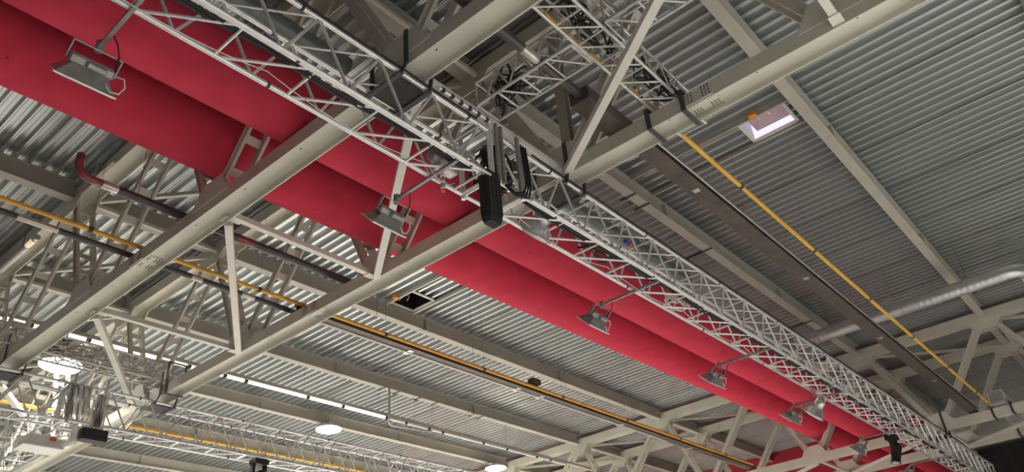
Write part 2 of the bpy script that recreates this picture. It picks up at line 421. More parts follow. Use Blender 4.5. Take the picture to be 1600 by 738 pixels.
# ------------------------------------------------------------------ purlins
PUR = prof_I(0.34, 0.60, 0.035, 0.024)
spans = [(-8, TX[0]), (TX[0] + TW, TX[1]), (TX[1] + TW, TX[2]), (TX[2] + TW, TX[3]), (TX[3] + TW, XMAX - 0.07)]
pl = {2: 'just beyond the top right corner', 3: 'crossing the upper right roof beside the daylight hatch', 4: 'right of the long stage truss, its web in deep shade', 5: 'hidden above the two red ducts',
      6: 'carrying the dark open hatch', 7: 'directly above the row of strip lights', 8: 'carrying the lit round lamps', 9: 'first beyond the round lamps', 10: 'second beyond the round lamps', 11: 'third beyond the round lamps', 12: 'fourth beyond the round lamps', 13: 'fifth beyond the round lamps'}
for j, y in enumerate(PY):
    if j not in pl: continue
    t = thing('purlin', (20, y, 14.6), 'grey steel I-beam purlin ' + pl[j], 'purlin', 'roof purlins')
    for a, b in spans:
        s = beam('beam', PUR, 'purlin_I', (a, y, 14.885), (b, y, 14.885), 'purlin', t)
        if b - a > 10:
            for f in (0.33, 0.66):
                x = a + (b - a) * f
                box('web_stiffener', (x - 0.012, y - 0.165, 14.63), (x + 0.012, y - 0.012, 15.14), 'purlin', s)
                box('flange_splice', (x - 0.3, y - 0.15, 14.57), (x + 0.3, y + 0.15, 14.585), 'purlin', s)

for x, y, l, lb in ((25.07, PY[7], .3, 'first'), (26.03, PY[7], .3, 'second'), (27.5, PY[7], .3, 'third'), (28.74, PY[7], .3, 'fourth'), (31.65, PY[7], .3, 'fifth'), (32.34, PY[7], .3, 'sixth')):
    t = thing('hanger_bar', (x, y, 14.57), 'short dark bar clamped under the purlin over the strip lights, %s from the left' % lb, 'hanger bar', 'short hanger bars')
    beam('channel', prof_C(0.05, 0.05, 0.01, 1), 'strut_channel', (x, y - .2, 14.57), (x, y + l, 14.57), 'strap', t)
    tube('rod', (x, y + l - .05, 13.3), (x, y + l - .05, 14.57), 0.006, 'strap', t, 6)
for x, l, lb in ((19.87, .40, 'nearest the truss'), (20.73, .40, 'second nearest'), (25.2, 1.2, 'long middle one'), (35.0, 1.1, 'farthest one')):
    t = thing('hanger_bar', (x, PY[4], 14.57), 'dark bar under the shaded purlin right of the long truss, %s' % lb, 'hanger bar', 'hanger bars right of the long truss')
    beam('channel', prof_C(0.06, 0.06, 0.012, 1), 'strut_channel_b', (x, PY[4] - .2, 14.57), (x, PY[4] + l, 14.57), 'strap', t)
    tube('rod', (x, PY[4] + l - .05, 12.6), (x, PY[4] + l - .05, 14.57), 0.006, 'strap', t, 6)

# ------------------------------------------------------------------ red textile ducts
def red_duct(label, y0, y1, z, r):
    t = thing('textile_duct', (5, y0, z), label, 'textile duct', 'red textile ducts')
    seg, n = 56, 60
    vs, fs = [], []
    xa, xb = -9.0, XMAX - 0.1
    rows = []
    for i in range(n + 1):
        x = xa + (xb - xa) * i / n
        f = max(0, min(1, (x - 3) / 30.0)); y = y0 + (y1 - y0) * f
        rows.append((x, y))
        for j in range(seg):
            a = 2 * math.pi * j / seg; vs.append((x - 5, y - y0 + r * math.cos(a), r * math.sin(a)))
    for i in range(n):
        for j in range(seg):
            k = (j + 1) % seg; fs.append((i * seg + j, i * seg + k, (i + 1) * seg + k, (i + 1) * seg + j))
    mesh_obj('fabric_tube', pydata('fabric_tube', vs, fs, 'red', True), Matrix.Translation((5, y0, z)), t)
    i = 0
    for x, y in rows[2::9]:                                     # hoop seams
        prof = []
        vs, fs = [], []
        for xx in (-0.02, 0.02):
            for j in range(seg):
                a = 2 * math.pi * j / seg; vs.append((xx, (r + .004) * math.cos(a), (r + .004) * math.sin(a)))
        for j in range(seg): k = (j + 1) % seg; fs.append((j, k, seg + k, seg + j))
        mesh_obj('seam', pydata('seam', vs, fs, 'red', True), Matrix.Translation((x, y, z)), t)
    # the cable that carries the duct
    tube('suspension_rail', (-9, y0, z + r + 0.06), (XMAX - 0.1, y1, z + r + 0.06), 0.03, 'galv', t)
    return t
red_duct('lower red textile duct bordering the bare corrugated roof sheets', 14.05, 13.50, 12.0, 0.80)
red_duct('upper red textile duct running close under the long stage truss', 11.02, 10.97, 11.22, 0.775)

# ------------------------------------------------------------------ stage trusses
def box_truss(name, label, axis, u0, u1, v0, v1, z0, z1, bay, phase, rc, rl, m, ml, group, ring=True):
    def P(u, v, z): return V((u, v, z)) if axis == 'x' else V((v, u, z))
    t = thing(name, P(u0, v0, z0), label, 'stage truss', group)
    for v in (v0, v1):
        for z in (z0, z1):
            c = tube('chord', P(u0, v, z), P(u1, v, z), rc, m, t, seg=12)
            if ring:
                u = phase + bay * math.ceil((u0 - phase) / bay)
                k = 0
                while u < u1:
                    if k % 3 == 1:
                        tube('coupler', P(u - 0.36, v, z), P(u - 0.31, v, z), rc * 1.18, 'strap', c, seg=10)
                    k += 1; u += bay
    if ring: tube('rigging_pipe', P(u0 + 0.1, v0 - 0.075, z0 - 0.045), P(u1 - 0.1, v0 - 0.075, z0 - 0.045), 0.030, m, t, seg=10)
    k = math.ceil((u0 - phase) / bay)
    u = phase + bay * k
    def L(a, b, f=1.0): tube('lace', a, b, rl * f, ml, t, seg=8)
    while u < u1 - 0.02:
        h = u + bay / 2; e = u + bay
        L(P(u, v0, z0), P(u, v1, z0))
        L(P(u, v1, z1), P(u, v0, z1), 0.8)
        if h < u1:
            L(P(u, v0, z1), P(h, v0, z0))
            L(P(u, v1, z1), P(h, v1, z0))
        if e < u1 + 0.02:
            L(P(h, v0, z0), P(e, v0, z1))
            L(P(h, v1, z0), P(e, v1, z1))
            L(P(u + .06, v1, z0), P(e - .06, v0, z0))
            L(P(u + .06, v1, z1), P(e - .06, v0, z1), 0.7)
        u = e
    for uu in (u0, u1):
        for (a, b) in (((v0, z0), (v0, z1)), ((v1, z0), (v1, z1)), ((v0, z0), (v1, z0)), ((v0, z1), (v1, z1))):
            L(P(uu, *a), P(uu, *b))
    return t
BAY, PH = 1.2633, 4.01
ZL, ZH = 8.65, 9.78
g1, g2 = 'large silver stage trusses', 'small stage trusses lying on the lower chords'
box_truss('stage_truss', 'large silver stage truss from the top left edge to the black column', 'x', -3.6, 9.28, 7.57, 8.33, ZL, ZH, BAY, PH, 0.046, 0.027, 'alu', 'alu', g1)
box_truss('stage_truss', 'long silver stage truss from the black column to the lower right corner', 'x', 10.30, 51.0, 7.57, 8.33, ZL, ZH, BAY, PH, 0.046, 0.027, 'alu', 'alu', g1)
box_truss('stage_truss', 'short silver stage truss at the lower left edge, left of the film-wrapped posts', 'x', -2.5, 9.1, 24.58, 25.31, ZL, ZH, BAY, PH, 0.046, 0.027, 'alu', 'alu', g1)
box_truss('stage_truss', 'silver stage truss along the bottom edge, right of the film-wrapped posts', 'x', 10.25, 44.0, 24.58, 25.31, ZL, ZH, BAY, PH, 0.046, 0.027, 'alu', 'alu', g1)
box_truss('stage_truss', 'silver stage truss leading away behind the white lamp at lower left', 'y', 25.5, 31.9, 9.27, 10.02, ZL, ZH, BAY, 25.6, 0.040, 0.024, 'alu_matt', 'alu_matt', g1, False)
box_truss('stage_truss', 'small stage truss at the top edge ending on the truss strapped with black slings', 'x', -2.0, 13.15, 4.70, 5.30, 10.47, 11.02, 0.68, 0.5, 0.034, 0.021, 'alu_mid', 'alu_mid', g2, False)
box_truss('stage_truss', 'small cross truss between the black column and the top edge truss', 'y', 5.36, 7.75, 9.25, 9.91, 10.5, 11.1, 0.60, 5.4, 0.034, 0.021, 'alu_mid', 'alu_mid', g2, False)
box_truss('stage_truss', 'small cross truss leaving the top edge behind the slanting beam', 'y', -2.5, 4.62, 9.25, 9.91, 10.5, 11.1, 0.68, -2.2, 0.034, 0.021, 'alu_mid', 'alu_mid', g2, False)
box_truss('stage_truss', 'small stage truss at left ending at a black strap above the film-wrapped posts', 'x', -2.0, 12.1, 24.36, 25.03, 10.47, 11.08, 0.68, 0.2, 0.034, 0.021, 'alu_mid', 'alu_mid', g2, False)
box_truss('stage_truss', 'small stage truss on the far chord at the right edge, where the yellow pipe ends', 'x', 41.3, 52.0, 4.65, 5.30, 10.47, 11.02, 0.68, 41.6, 0.034, 0.021, 'alu_mid', 'alu_mid', g2, False)

# corner frames with upright posts where the trusses meet
def corner(label, x0, x1, y0, y1, film):
    t = thing('truss_corner', ((x0 + x1) / 2, (y0 + y1) / 2, ZL), label, 'corner frame', 'corner frames of the stage trusses')
    for x in (x0, x1):
        for y in (y0, y1):
            tube('post', (x, y, ZL - 0.1), (x, y, ZH + 0.35), 0.05, 'alu', t, 12)
    for z in (ZL, ZH):
        for y in (y0, y1): tube('rail', (x0, y, z), (x1, y, z), 0.042, 'alu', t)
        for x in (x0, x1): tube('rail', (x, y0, z), (x, y1, z), 0.042, 'alu', t)
    tube('lace', (x0, y0, ZH), (x1, y0, ZL), 0.03, 'alu', t); tube('lace', (x0, y1, ZH), (x1, y1, ZL), 0.03, 'alu', t)
    tube('lace', (x0, y0, ZL), (x0, y1, ZH), 0.03, 'alu', t); tube('lace', (x1, y0, ZL), (x1, y1, ZH), 0.03, 'alu', t)
    return t
t = corner('corner frame of upright posts right behind the black column', 9.34, 10.22, 7.57, 8.33, False)
for x, y in ((9.46, 7.50), (9.60, 7.50), (10.10, 7.50)): tube('post', (x, y, ZL - 0.05), (x, y, ZH + 0.2), 0.042, 'lampgrey', t, 10)
for x, z in ((9.5, 9.2), (9.8, 9.5), (10.0, 9.0)):
    box('clamp', (x - 0.05, 7.62, z - 0.06), (x + 0.06, 7.75, z + 0.06), 'strap', t, 0.015)
t = corner('corner frame with posts wrapped in shiny film at lower left', 9.18, 10.16, 24.58, 25.31, True)
def film(t, x0, x1, y, z0, z1, ph):
    n = 26; vs, fs = [], []
    for i in range(n + 1):
        x = x0 + (x1 - x0) * i / n
        yy = y + 0.075 * math.sin(i * 2.1 + ph) + 0.03 * math.sin(i * 5.3)
        for k in range(5): vs.append((x + 0.03 * math.sin(k * 1.3 + i), yy + 0.02 * math.sin(k * 2 + i), z0 + (z1 - z0) * k / 4))
    for i in range(n):
        for k in range(4): fs.append((5 * i + k, 5 * i + 5 + k, 5 * i + 6 + k, 5 * i + 1 + k))
    me = pydata('film', vs, fs, 'film', True)
    o = mesh_obj('film_wrap', me, Matrix.Identity(4), t)
    md = o.modifiers.new('thickness', 'SOLIDIFY'); md.thickness = 0.008
film(t, 8.98, 9.66, 24.46, ZL + 0.02, ZH - 0.05, 0); film(t, 9.86, 10.12, 24.48, ZL - 0.1, ZH - 0.2, 1.4)

# rigging pads and slings where stage trusses hang from the chords
def rigging_pad(label, x0, y0, y1):
    t = thing('rigging_pad', (x0 + TW / 2, (y0 + y1) / 2, 9.9), label, 'rigging pad', 'rigging pads under the lower chords')
    zt = ZH - 0.055                                      # the bars pass under the upper truss tubes
    xa, xb = x0 - 0.16, x0 + TW - 0.02
    box('pad_plate', (xa + 0.05, y0 + 0.03, zt - 0.03), (xb - 0.05, y1 - 0.03, zt), 'black', t, 0.006)
    for xs in (xa, xb):
        box('strap_bar', (xs - 0.05, y0 - 0.09, zt - 0.055), (xs + 0.05, y1 + 0.09, zt - 0.02), 'strap', t, 0.008)
        for y, top in ((y0 - 0.075, 10.82 if xs == xa else 10.5), (y1 + 0.075, 10.5)):
            q = V((x0 - 0.04, y, 10.02)) if xs == xa else V((x0 + TW + 0.03, y, 10.02))
            beam('strap_leg', prof_rect(0.02, 0.10), 'strap_web', (xs, y, zt - 0.04), q, 'strap', t, up=(0, 1, 0))
            beam('strap_leg', prof_rect(0.02, 0.10), 'strap_web', q, (q.x, y, top), 'strap', t, up=(0, 1, 0))
    return t
rigging_pad('black pad plate with two sling bars under the truss at the top centre', TX[0], 7.57, 8.33)
rigging_pad('black pad plate under the chord just right of the black column', TX[1], 7.57, 8.33)
rigging_pad('black pad plate at the left edge above the lower stage truss', TX[0], 24.58, 25.31)
rigging_pad('black pad plate above the bottom edge stage truss, under the second chord', TX[1], 24.58, 25.31)
rigging_pad('black pad plate under the far chord beside the red wall', TX[2], 7.57, 8.33)
def sling(label, x0, y, top=10.5):
    t = thing('sling', (x0 + TW / 2, y, 9.98), label, 'sling', 'black slings looped around chords')
    w = 0.05
    for lo, hi in (((x0 - 0.04, y - w, 9.975), (x0 + TW + 0.04, y + w, 9.995)), ((x0 - 0.04, y - w, 9.975), (x0 - 0.022, y + w, top)), ((x0 + TW + 0.022, y - w, 9.975), (x0 + TW + 0.04, y + w, top)), ((x0 - 0.04, y - w, top - 0.02), (x0 + TW + 0.04, y + w, top))):
        box('webbing', lo, hi, 'strap', t)
    return t
sling('black sling round the chord nearest the yellow pipe', TX[1], 5.40)
sling('black sling round the chord beside the bolted splice', TX[1], 4.60)
sling('black sling round the far chord nearest the rail end', TX[2], 5.35)
sling('black sling round the far chord at the right edge', TX[2], 4.55)
sling('black sling round the farthest chord behind its twin', TX[3], 5.2)
sling('black sling round the chord end beside the small left truss', TX[1], 24.2, 11.1)

# ------------------------------------------------------------------ rails, pipes and ducts
def hangers(t, xs, y, z0, z1=15.2):
    for x in xs: tube('hanger_rod', (x, y, z0), (x, y, z1), 0.006, 'strap', t, 6)
def rail(label, x0, x1, y, z, cat='rail', w=0.42):
    t = thing('crane_rail', (x0, y, z), label, cat, 'dark rails on the chords')
    beam('rail_beam', prof_I(w, 0.24, 0.04, 0.05), 'rail_I_%d' % int(w * 100), (x0, y, z), (x1, y, z), 'rail', t)
    tube('edge_pipe', (x0, y - w / 2 - 0.03, z + 0.02), (x1, y - w / 2 - 0.03, z + 0.02), 0.03, 'galv', t)
    x = x0 + 3
    while x < x1:
        box('clip', (x - 0.08, y - 0.08, z - 0.135), (x + 0.08, y + 0.08, z - 0.115), 'pipe_steel', t); x += 6.7
    return t
ZR = 10.60
t = rail('dark brown rail right of the long stage truss, below the yellow pipe', 12.3, 42.0, 6.13, ZR)
t = thing('dark_pipe', (-2, 6.15, ZR), 'thick dark pipe at top centre entering a wide dark box', 'pipe')
tube('pipe', (-2, 6.15, ZR), (10.7, 6.15, ZR), 0.10, 'pipe_dark', t, 16)
tube('bare_band', (8.75, 6.15, ZR), (9.2, 6.15, ZR), 0.103, 'pipe_steel', t, 16)
box('end_box', (10.55, 5.93, ZR - 0.22), (12.3, 6.4, ZR + 0.12), 'rail', t, 0.03)
def ypipe(label, x0, x1, y, z, r, rings=True):
    t = thing('yellow_pipe', (x0, y, z), label, 'pipe', 'yellow pipes')
    tube('pipe', (x0, y, z), (x1, y, z), r, 'yellow', t, 12)
    x = x0 + 4.4
    while x < x1 - 1 and rings:
        c = tube('clamp', (x - 0.05, y, z), (x + 0.05, y, z), r * 1.35, 'strap', t, 10)
        tube('hanger_rod', (x, y, z), (x, y, 15.2), 0.004, 'strap', c, 6)
        x += 4.6
ypipe('yellow pipe on the right running down to the far truss', -2, 41.9, 5.36, 10.64, 0.055)
ypipe('long yellow pipe crossing the picture from the left edge', -3, 41.4, 17.17, 10.58, 0.055)
ypipe('yellow pipe seen behind the bottom edge stage truss', -3, 41.4, 29.55, 10.62, 0.07, False)
t = thing('crane_rail', (12.6, 17.5, ZR), 'dark brown rail under the long yellow pipe, between the truss pairs', 'rail', 'dark rails on the chords')
beam('rail_beam', prof_I(0.26, 0.24, 0.04, 0.06), 'rail_I_26', (12.0, 17.38, ZR - 0.02), (41.9, 17.38, ZR - 0.02), 'rail', t)
tube('edge_pipe', (12.0, 17.66, ZR - 0.05), (41.9, 17.66, ZR - 0.05), 0.075, 'lampgrey', t, 12)
tube('bright_conduit', (12.0, 17.53, ZR - 0.16), (33.0, 17.53, ZR - 0.16), 0.025, 'cable_w', t, 8)
for x in (16.5, 22.0, 23.4, 29.0, 35.0): box('clip', (x - 0.1, 17.36, ZR - 0.16), (x + 0.1, 17.70, ZR - 0.14), 'pipe_steel', t)
box('end_carriage', (22.55, 17.1, ZR + 0.12), (23.0, 17.4, ZR + 0.34), 'rail', t, 0.02)
hangers(t, (15, 19.5, 25, 30, 36), 17.38, ZR + 0.1)
t = thing('dark_pipe', (-3, 17.72, ZR), 'dark pipe under the yellow pipe at the left edge', 'pipe')
tube('pipe', (-3, 17.72, ZR), (12.0, 17.72, ZR), 0.075, 'pipe_dark', t, 14)
for xa, xb in ((4.6, 5.5), (8.9, 9.2), (10.4, 10.8)): tube('bare_band', (xa, 17.72, ZR), (xb, 17.72, ZR), 0.078, 'pipe_steel', t, 14)
# pipe with the upward maroon bend
yM, zM = 15.42, 10.70
t = thing('bent_pipe', (4.95, yM, zM), 'dark pipe with a maroon end bent upwards at the left', 'pipe')
tube('pipe', (5.75, yM, zM), (12.4, yM, zM), 0.10, 'pipe_dark', t, 16)
bend = [(5.40, yM, zM)] + [(5.17 - 0.32 * math.sin(a), yM, zM + 0.32 - 0.32 * math.cos(a)) for a in [math.pi / 2 * i / 8 for i in range(9)]] + [(4.85, yM, zM + 0.52)]
sweep('maroon_bend', bend, 0.095, 'pipe_maroon', t, 16)
tube('bare_section', (5.40, yM, zM), (5.75, yM, zM), 0.098, 'pipe_steel', t, 16)
tube('bare_band', (8.75, yM, zM), (9.25, yM, zM), 0.104, 'pipe_maroon', t, 16)
hangers(t, (6.2, 10.5), yM, zM)
# strip lights along purlin
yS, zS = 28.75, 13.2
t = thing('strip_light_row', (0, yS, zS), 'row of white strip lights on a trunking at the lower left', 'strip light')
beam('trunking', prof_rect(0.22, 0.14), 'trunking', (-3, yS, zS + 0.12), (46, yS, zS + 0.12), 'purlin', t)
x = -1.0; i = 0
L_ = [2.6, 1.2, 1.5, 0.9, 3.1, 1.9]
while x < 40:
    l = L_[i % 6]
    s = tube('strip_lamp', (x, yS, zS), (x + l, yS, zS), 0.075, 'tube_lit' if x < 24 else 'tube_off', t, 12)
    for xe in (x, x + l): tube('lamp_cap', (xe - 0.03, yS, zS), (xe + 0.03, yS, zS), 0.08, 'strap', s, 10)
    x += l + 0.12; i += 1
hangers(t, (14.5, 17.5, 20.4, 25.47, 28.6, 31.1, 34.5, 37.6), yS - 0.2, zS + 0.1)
t = thing('conduit_drop', (25.47, 28.45, 13.0), 'U-shaped grey conduit hanging beneath the purlin over the strip lights', 'conduit')
sweep('conduit', [(25.4, 28.4, 14.6), (25.4, 28.4, 12.95), (25.5, 28.5, 12.8), (25.8, 28.5, 12.78), (28.2, 28.6, 12.98), (28.6, 28.7, 13.1)], 0.05, 'alu_dull', t, 8)
t = thing('tube_lamp', (6.8, 21.4, 14.2), 'grey tube fixture with a warm lit end under the upper chord at far left', 'lamp')
tube('tube', (6.93, 24.7, 13.9), (6.93, 29.5, 13.9), 0.11, 'alu_dull', t, 14)
tube('lit_end', (6.93, 24.2, 13.9), (6.93, 24.7, 13.9), 0.09, 'warm_end', t, 14)
tube('end_cap', (6.93, 24.0, 13.9), (6.93, 24.2, 13.9), 0.10, 'lampsilver', t, 14)
for y in (25.2, 28.6): tube('hanger_rod', (6.93, y, 13.95), (6.93, y, 15.2), 0.012, 'strap', t, 6)
t = thing('chord_bracket', (7.05, 20.5, 14.6), 'small grey U bracket on the upper chord beside the maroon bend', 'bracket')
box('upright_plate', (6.98, 20.55, 14.48), (7.09, 20.72, 14.95), 'purlin', t)
box('shelf_plate', (6.98, 19.55, 14.40), (7.09, 20.75, 14.48), 'purlin', t)
# spiral duct, right
t = thing('spiral_duct', (34.15, 6, 13.4), 'silver spiral duct crossing under the roof at far right, with an elbow', 'duct')
pts, rb = [], []
y = 10.8
while y > 2.1:
    pts.append((34.15, y, 13.4)); rb.append(0.05 if len(pts) % 4 == 0 else 0); y -= 0.06
for i in range(1, 9):
    a = math.pi / 2 * i / 8; pts.append((34.15 + 0.7 * (1 - math.cos(a)), 2.1 - 0.7 * math.sin(a), 13.4)); rb.append(0)
sweep('duct_run', pts, 0.29, 'galv', t, 24, rb)
sweep('duct_branch', [(34.85, 1.4, 13.4), (36, 1.4, 13.4), (40.5, 1.4, 13.4)], 0.29, 'galv', t, 24)
for y in (9.2, 6.3, 3.4): tube('hanger_rod', (34.15, y, 13.6), (34.15, y, 15.2), 0.012, 'strap', t, 6)
# flexible duct above the long truss
t = thing('flexible_duct', (0, 8.95, 10.75), 'dark ribbed flexible duct above the stage truss at upper left', 'duct')
pts, rb = [], []
x = -3.0
while x < 6.9:
    pts.append((x, 8.95, 10.75)); rb.append(0.045 if len(pts) % 2 == 0 else -0.02); x += 0.045
sweep('ribbed_hose', pts, 0.20, 'duct_dark', t, 20, rb)
t = thing('flexible_duct', (10.5, 8.95, 10.72), 'dark ribbed flexible duct above the long stage truss, right of the column', 'duct')
pts, rb = [], []
x = 10.9
while x < 20:
    pts.append((x, 9.0, 10.9)); rb.append(0.045 if len(pts) % 2 == 0 else -0.02); x += 0.06
sweep('ribbed_hose', pts, 0.20, 'duct_dark', t, 18, rb)

# ------------------------------------------------------------------ roof hatches
def hatch(label, X0, X1, Y0, Y1, ya, yb, dark):
    t = thing('roof_hatch', ((X0 + X1) / 2, (Y0 + Y1) / 2, ZD), label, 'roof hatch')
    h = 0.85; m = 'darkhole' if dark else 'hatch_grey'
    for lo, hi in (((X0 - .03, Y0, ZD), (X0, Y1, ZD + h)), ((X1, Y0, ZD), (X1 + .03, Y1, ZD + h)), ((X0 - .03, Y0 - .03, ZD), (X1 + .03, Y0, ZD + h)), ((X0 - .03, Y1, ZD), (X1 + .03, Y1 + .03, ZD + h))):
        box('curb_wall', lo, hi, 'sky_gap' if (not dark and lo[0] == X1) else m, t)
    for lo, hi in (((X0 - .10, Y0 - .1, ZD - .05), (X0, Y1 + .1, ZD)), ((X1, Y0 - .1, ZD - .05), (X1 + .10, Y1 + .1, ZD)), ((X0 - .1, Y0 - .10, ZD - .05), (X1 + .1, Y0, ZD)), ((X0 - .1, Y1, ZD - .05), (X1 + .1, Y1 + .10, ZD))):
        box('frame_bar', lo, hi, 'white_steel', t)
    if dark:
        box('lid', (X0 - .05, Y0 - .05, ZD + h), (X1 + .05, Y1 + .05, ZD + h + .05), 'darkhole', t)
        sweep('arm', [(X0 + .35, Y1 - .05, ZD + .1), (X0 + .4, Y1 - .3, ZD + .3), (X0 + .55, Y1 - .5, ZD + .25), (X0 + .6, Y1 - .3, ZD + .1)], 0.03, 'lampgrey', t)
    else:
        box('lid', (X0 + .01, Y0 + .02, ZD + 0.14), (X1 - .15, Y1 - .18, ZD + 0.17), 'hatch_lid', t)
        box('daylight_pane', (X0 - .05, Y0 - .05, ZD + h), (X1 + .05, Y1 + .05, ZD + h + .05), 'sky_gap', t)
        for y in (Y0 + .5, Y0 + .85):
            tube('lid_strut', (X0 + .02, y, ZD + .03), (X0 + .40, y, ZD + .12), 0.022, 'whitepl', t, 8)
    box('actuator', (X0 - .32, Y1 - .62, ZD - .16), (X0 - .10, Y1 - .38, ZD + .02), 'orange', t, 0.03)
    for x in (X0 - .14, X1 + .10):
        box('trimmer', (x, ya, ZD - .14), (x + .07, yb, ZD), 'white_steel' if dark else 'purlin', t)
hatch('open roof hatch full of daylight with a mauve lid at upper right', *HOLES[0], PY[3] + 0.2, PY[4] - 0.2, False)
hatch('dark open roof hatch with an orange box in the middle of the roof', *HOLES[1], PY[5] + 0.2, PY[6] - 0.2, True)

# ------------------------------------------------------------------ lamps
def lamp(label, x, y, z, group='lit round high-bay lamps', power=1.0):
    t = thing('highbay_lamp', (x, y, z), label, 'lamp', group)
    W = Matrix.Translation((x, y, z))
    mesh_obj('housing', lathe_mesh('housing', [(0.72, -0.02), (0.70, 0.03), (0.46, 0.16), (0.16, 0.26), (0.13, 0.40), (0.06, 0.42)], 'lampsilver'), W, t)
    mesh_obj('lens', lathe_mesh('lens', [(0.69, 0.0), (0.67, -0.06), (0.45, -0.14), (0.15, -0.17)], 'lens'), W, t)
    tube('stem', (x, y, z + 0.4), (x, y, 14.54), 0.03, 'lampgrey', t, 8)
    yp = min(PY, key=lambda q: abs(q - y))
    beam('bracket', prof_C(0.06, 0.06, 0.012, 1), 'strut_channel_b', (x, yp + (0.2 if yp > y else -0.2), 14.55), (x, y + (-0.1 if yp > y else 0.1), 14.55), 'lampgrey', t)
    ld = bpy.data.lights.new('lamp_light', 'AREA'); ld.shape = 'DISK'; ld.size = 1.3; ld.energy = LAMP_W * power
    ld.color = (1.0, 0.97, 0.91); ld.spread = math.radians(132)
    lo = bpy.data.objects.new('lamp_light', ld); link(lo, Matrix.Translation((x, y, z - 0.22)), t)
YL = PY[8]
for x, lb in ((12.0, 'round lamp added at the lower left, unseen behind the nearer hanging lamp'), (25.95, 'brilliant round lamp below the purlin, left of bottom centre'), (39.6, 'brilliant round lamp at the bottom edge near the middle')):
    lamp(lb, x, YL - 0.75, 14.08, power=0.4 if x < 20 else 1.15)  # lamp hidden behind the nearer one is added to keep the floor lit
lamp('brilliant round lamp at the lower left, hanging above the film-wrapped posts', 9.82, 27.9, 11.68, power=0.06)
lamp('round high-bay lamp added outside the picture, next in the row left of the lower left one', -2.0, YL - 0.75, 14.08, power=0.3)  # unseen lamp added to carry the floor light further left
for x, w in ((5.0, 'first'), (19.0, 'second'), (33.0, 'third')):
    lamp('round fill lamp added outside the picture, %s of the dimmed row over the stand' % w, x, PY[1] + 0.9, 14.08, power=0.8)  # unseen row added to brighten the stage trusses from the near side
for x, w in ((12.0, 'first'), (26.0, 'second'), (39.6, 'third'), (52.0, 'fourth')):
    lamp('round fill lamp added outside the picture, %s of the far row beyond the bottom edge' % w, x, PY[12] - 0.75, 14.08, power=0.55)  # unseen row added so floor light reaches the roof from the far side

# ------------------------------------------------------------------ floodlights on the long truss
def frustum(name, w0, d0, w1, d1, h, m, open_bottom=False):
    vs = [(-w0 / 2, -d0 / 2, 0), (w0 / 2, -d0 / 2, 0), (w0 / 2, d0 / 2, 0), (-w0 / 2, d0 / 2, 0), (-w1 / 2, -d1 / 2, h), (w1 / 2, -d1 / 2, h), (w1 / 2, d1 / 2, h), (-w1 / 2, d1 / 2, h)]
    fs = [(0, 1, 5, 4), (1, 2, 6, 5), (2, 3, 7, 6), (3, 0, 4, 7), (4, 5, 6, 7), (3, 2, 1, 0)]
    return pydata(name, vs, fs, m)
def floodlight(label, x, arm_in=0.75, tilt=46, yaw=0.0, arm_dx=0.0, s=1.08):
    ye, z = 9.22, 8.60
    t = thing('floodlight', (x, ye, z), label, 'floodlight', 'grey floodlights on arms')
    beam('arm', prof_rect(0.06, 0.06), 'square_arm', (x + arm_dx, 8.33 - arm_in, z - 0.02), (x, ye + 0.02, z - 0.02), 'lampgrey', t)
    tube('joint', (x, ye, z - 0.12), (x, ye, z + 0.06), 0.06, 'lampgrey', t, 12)
    R = Matrix.Translation((x, ye, z - 0.10)) @ Matrix.Rotation(yaw, 4, 'Z') @ Matrix.Rotation(math.radians(tilt), 4, 'X') @ Matrix.Scale(s, 4)
    def part(name, me, off, parent=t): return mesh_obj(name, me, R @ Matrix.Translation(off), parent)
    def bx_(name, sx, sy, sz, off, m, parent=t, bev=0.0):
        k = ('bx', sx, sy, sz, m)
        if k not in CACHE:
            bm = bmesh.new(); bmesh.ops.create_cube(bm, size=1.0)
            for v in bm.verts: v.co = V((v.co.x * sx, v.co.y * sy, v.co.z * sz))
            bmesh.ops.bevel(bm, geom=list(bm.edges), offset=min(sx, sy, sz) * 0.2, segments=1, affect='EDGES')
            me = bpy.data.meshes.new('casting'); bm.to_mesh(me); bm.free(); me.materials.append(MAT[m]); CACHE[k] = me
        return part(name, CACHE[k], off, parent)
    yk = bx_('yoke', 0.64, 0.075, 0.02, (0, 0, 0), 'lampgrey')
    for sx in (-1, 1): bx_('yoke_side', 0.02, 0.07, 0.26, (sx * 0.31, 0, -0.12), 'lampgrey', yk)
    bx_('housing', 0.58, 0.22, 0.14, (0, 0, -0.22), 'lampgrey')
    bx_('gear_box', 0.26, 0.12, 0.09, (0.05, -0.13, -0.22), 'lampgrey')
    part('reflector', frustum('reflector', 0.76, 0.44, 0.44, 0.18, 0.19, 'lampgrey'), (0, 0, -0.46))
    bx_('rim', 0.80, 0.48, 0.025, (0, 0, -0.465), 'lampsilver')
    bx_('glass', 0.72, 0.40, 0.012, (0, 0, -0.482), 'glass')
    pts = [R @ V(p) for p in ((0.30, -0.02, -0.22), (0.42, -0.05, -0.20), (0.47, -0.08, -0.30), (0.42, -0.14, -0.40), (0.30, -0.20, -0.42), (0.20, -0.17, -0.34))]
    sweep('cable', pts, 0.013, 'cable_w', t, 6)
    sweep('feed_cable', [(x + 0.05, ye - 0.3, z), (x + 0.16, ye - 0.2, z - 0.03), (x + 0.26, ye - 0.08, z - 0.12), tuple(R @ V((0.29, 0, -0.2)))], 0.012, 'black', t, 6)
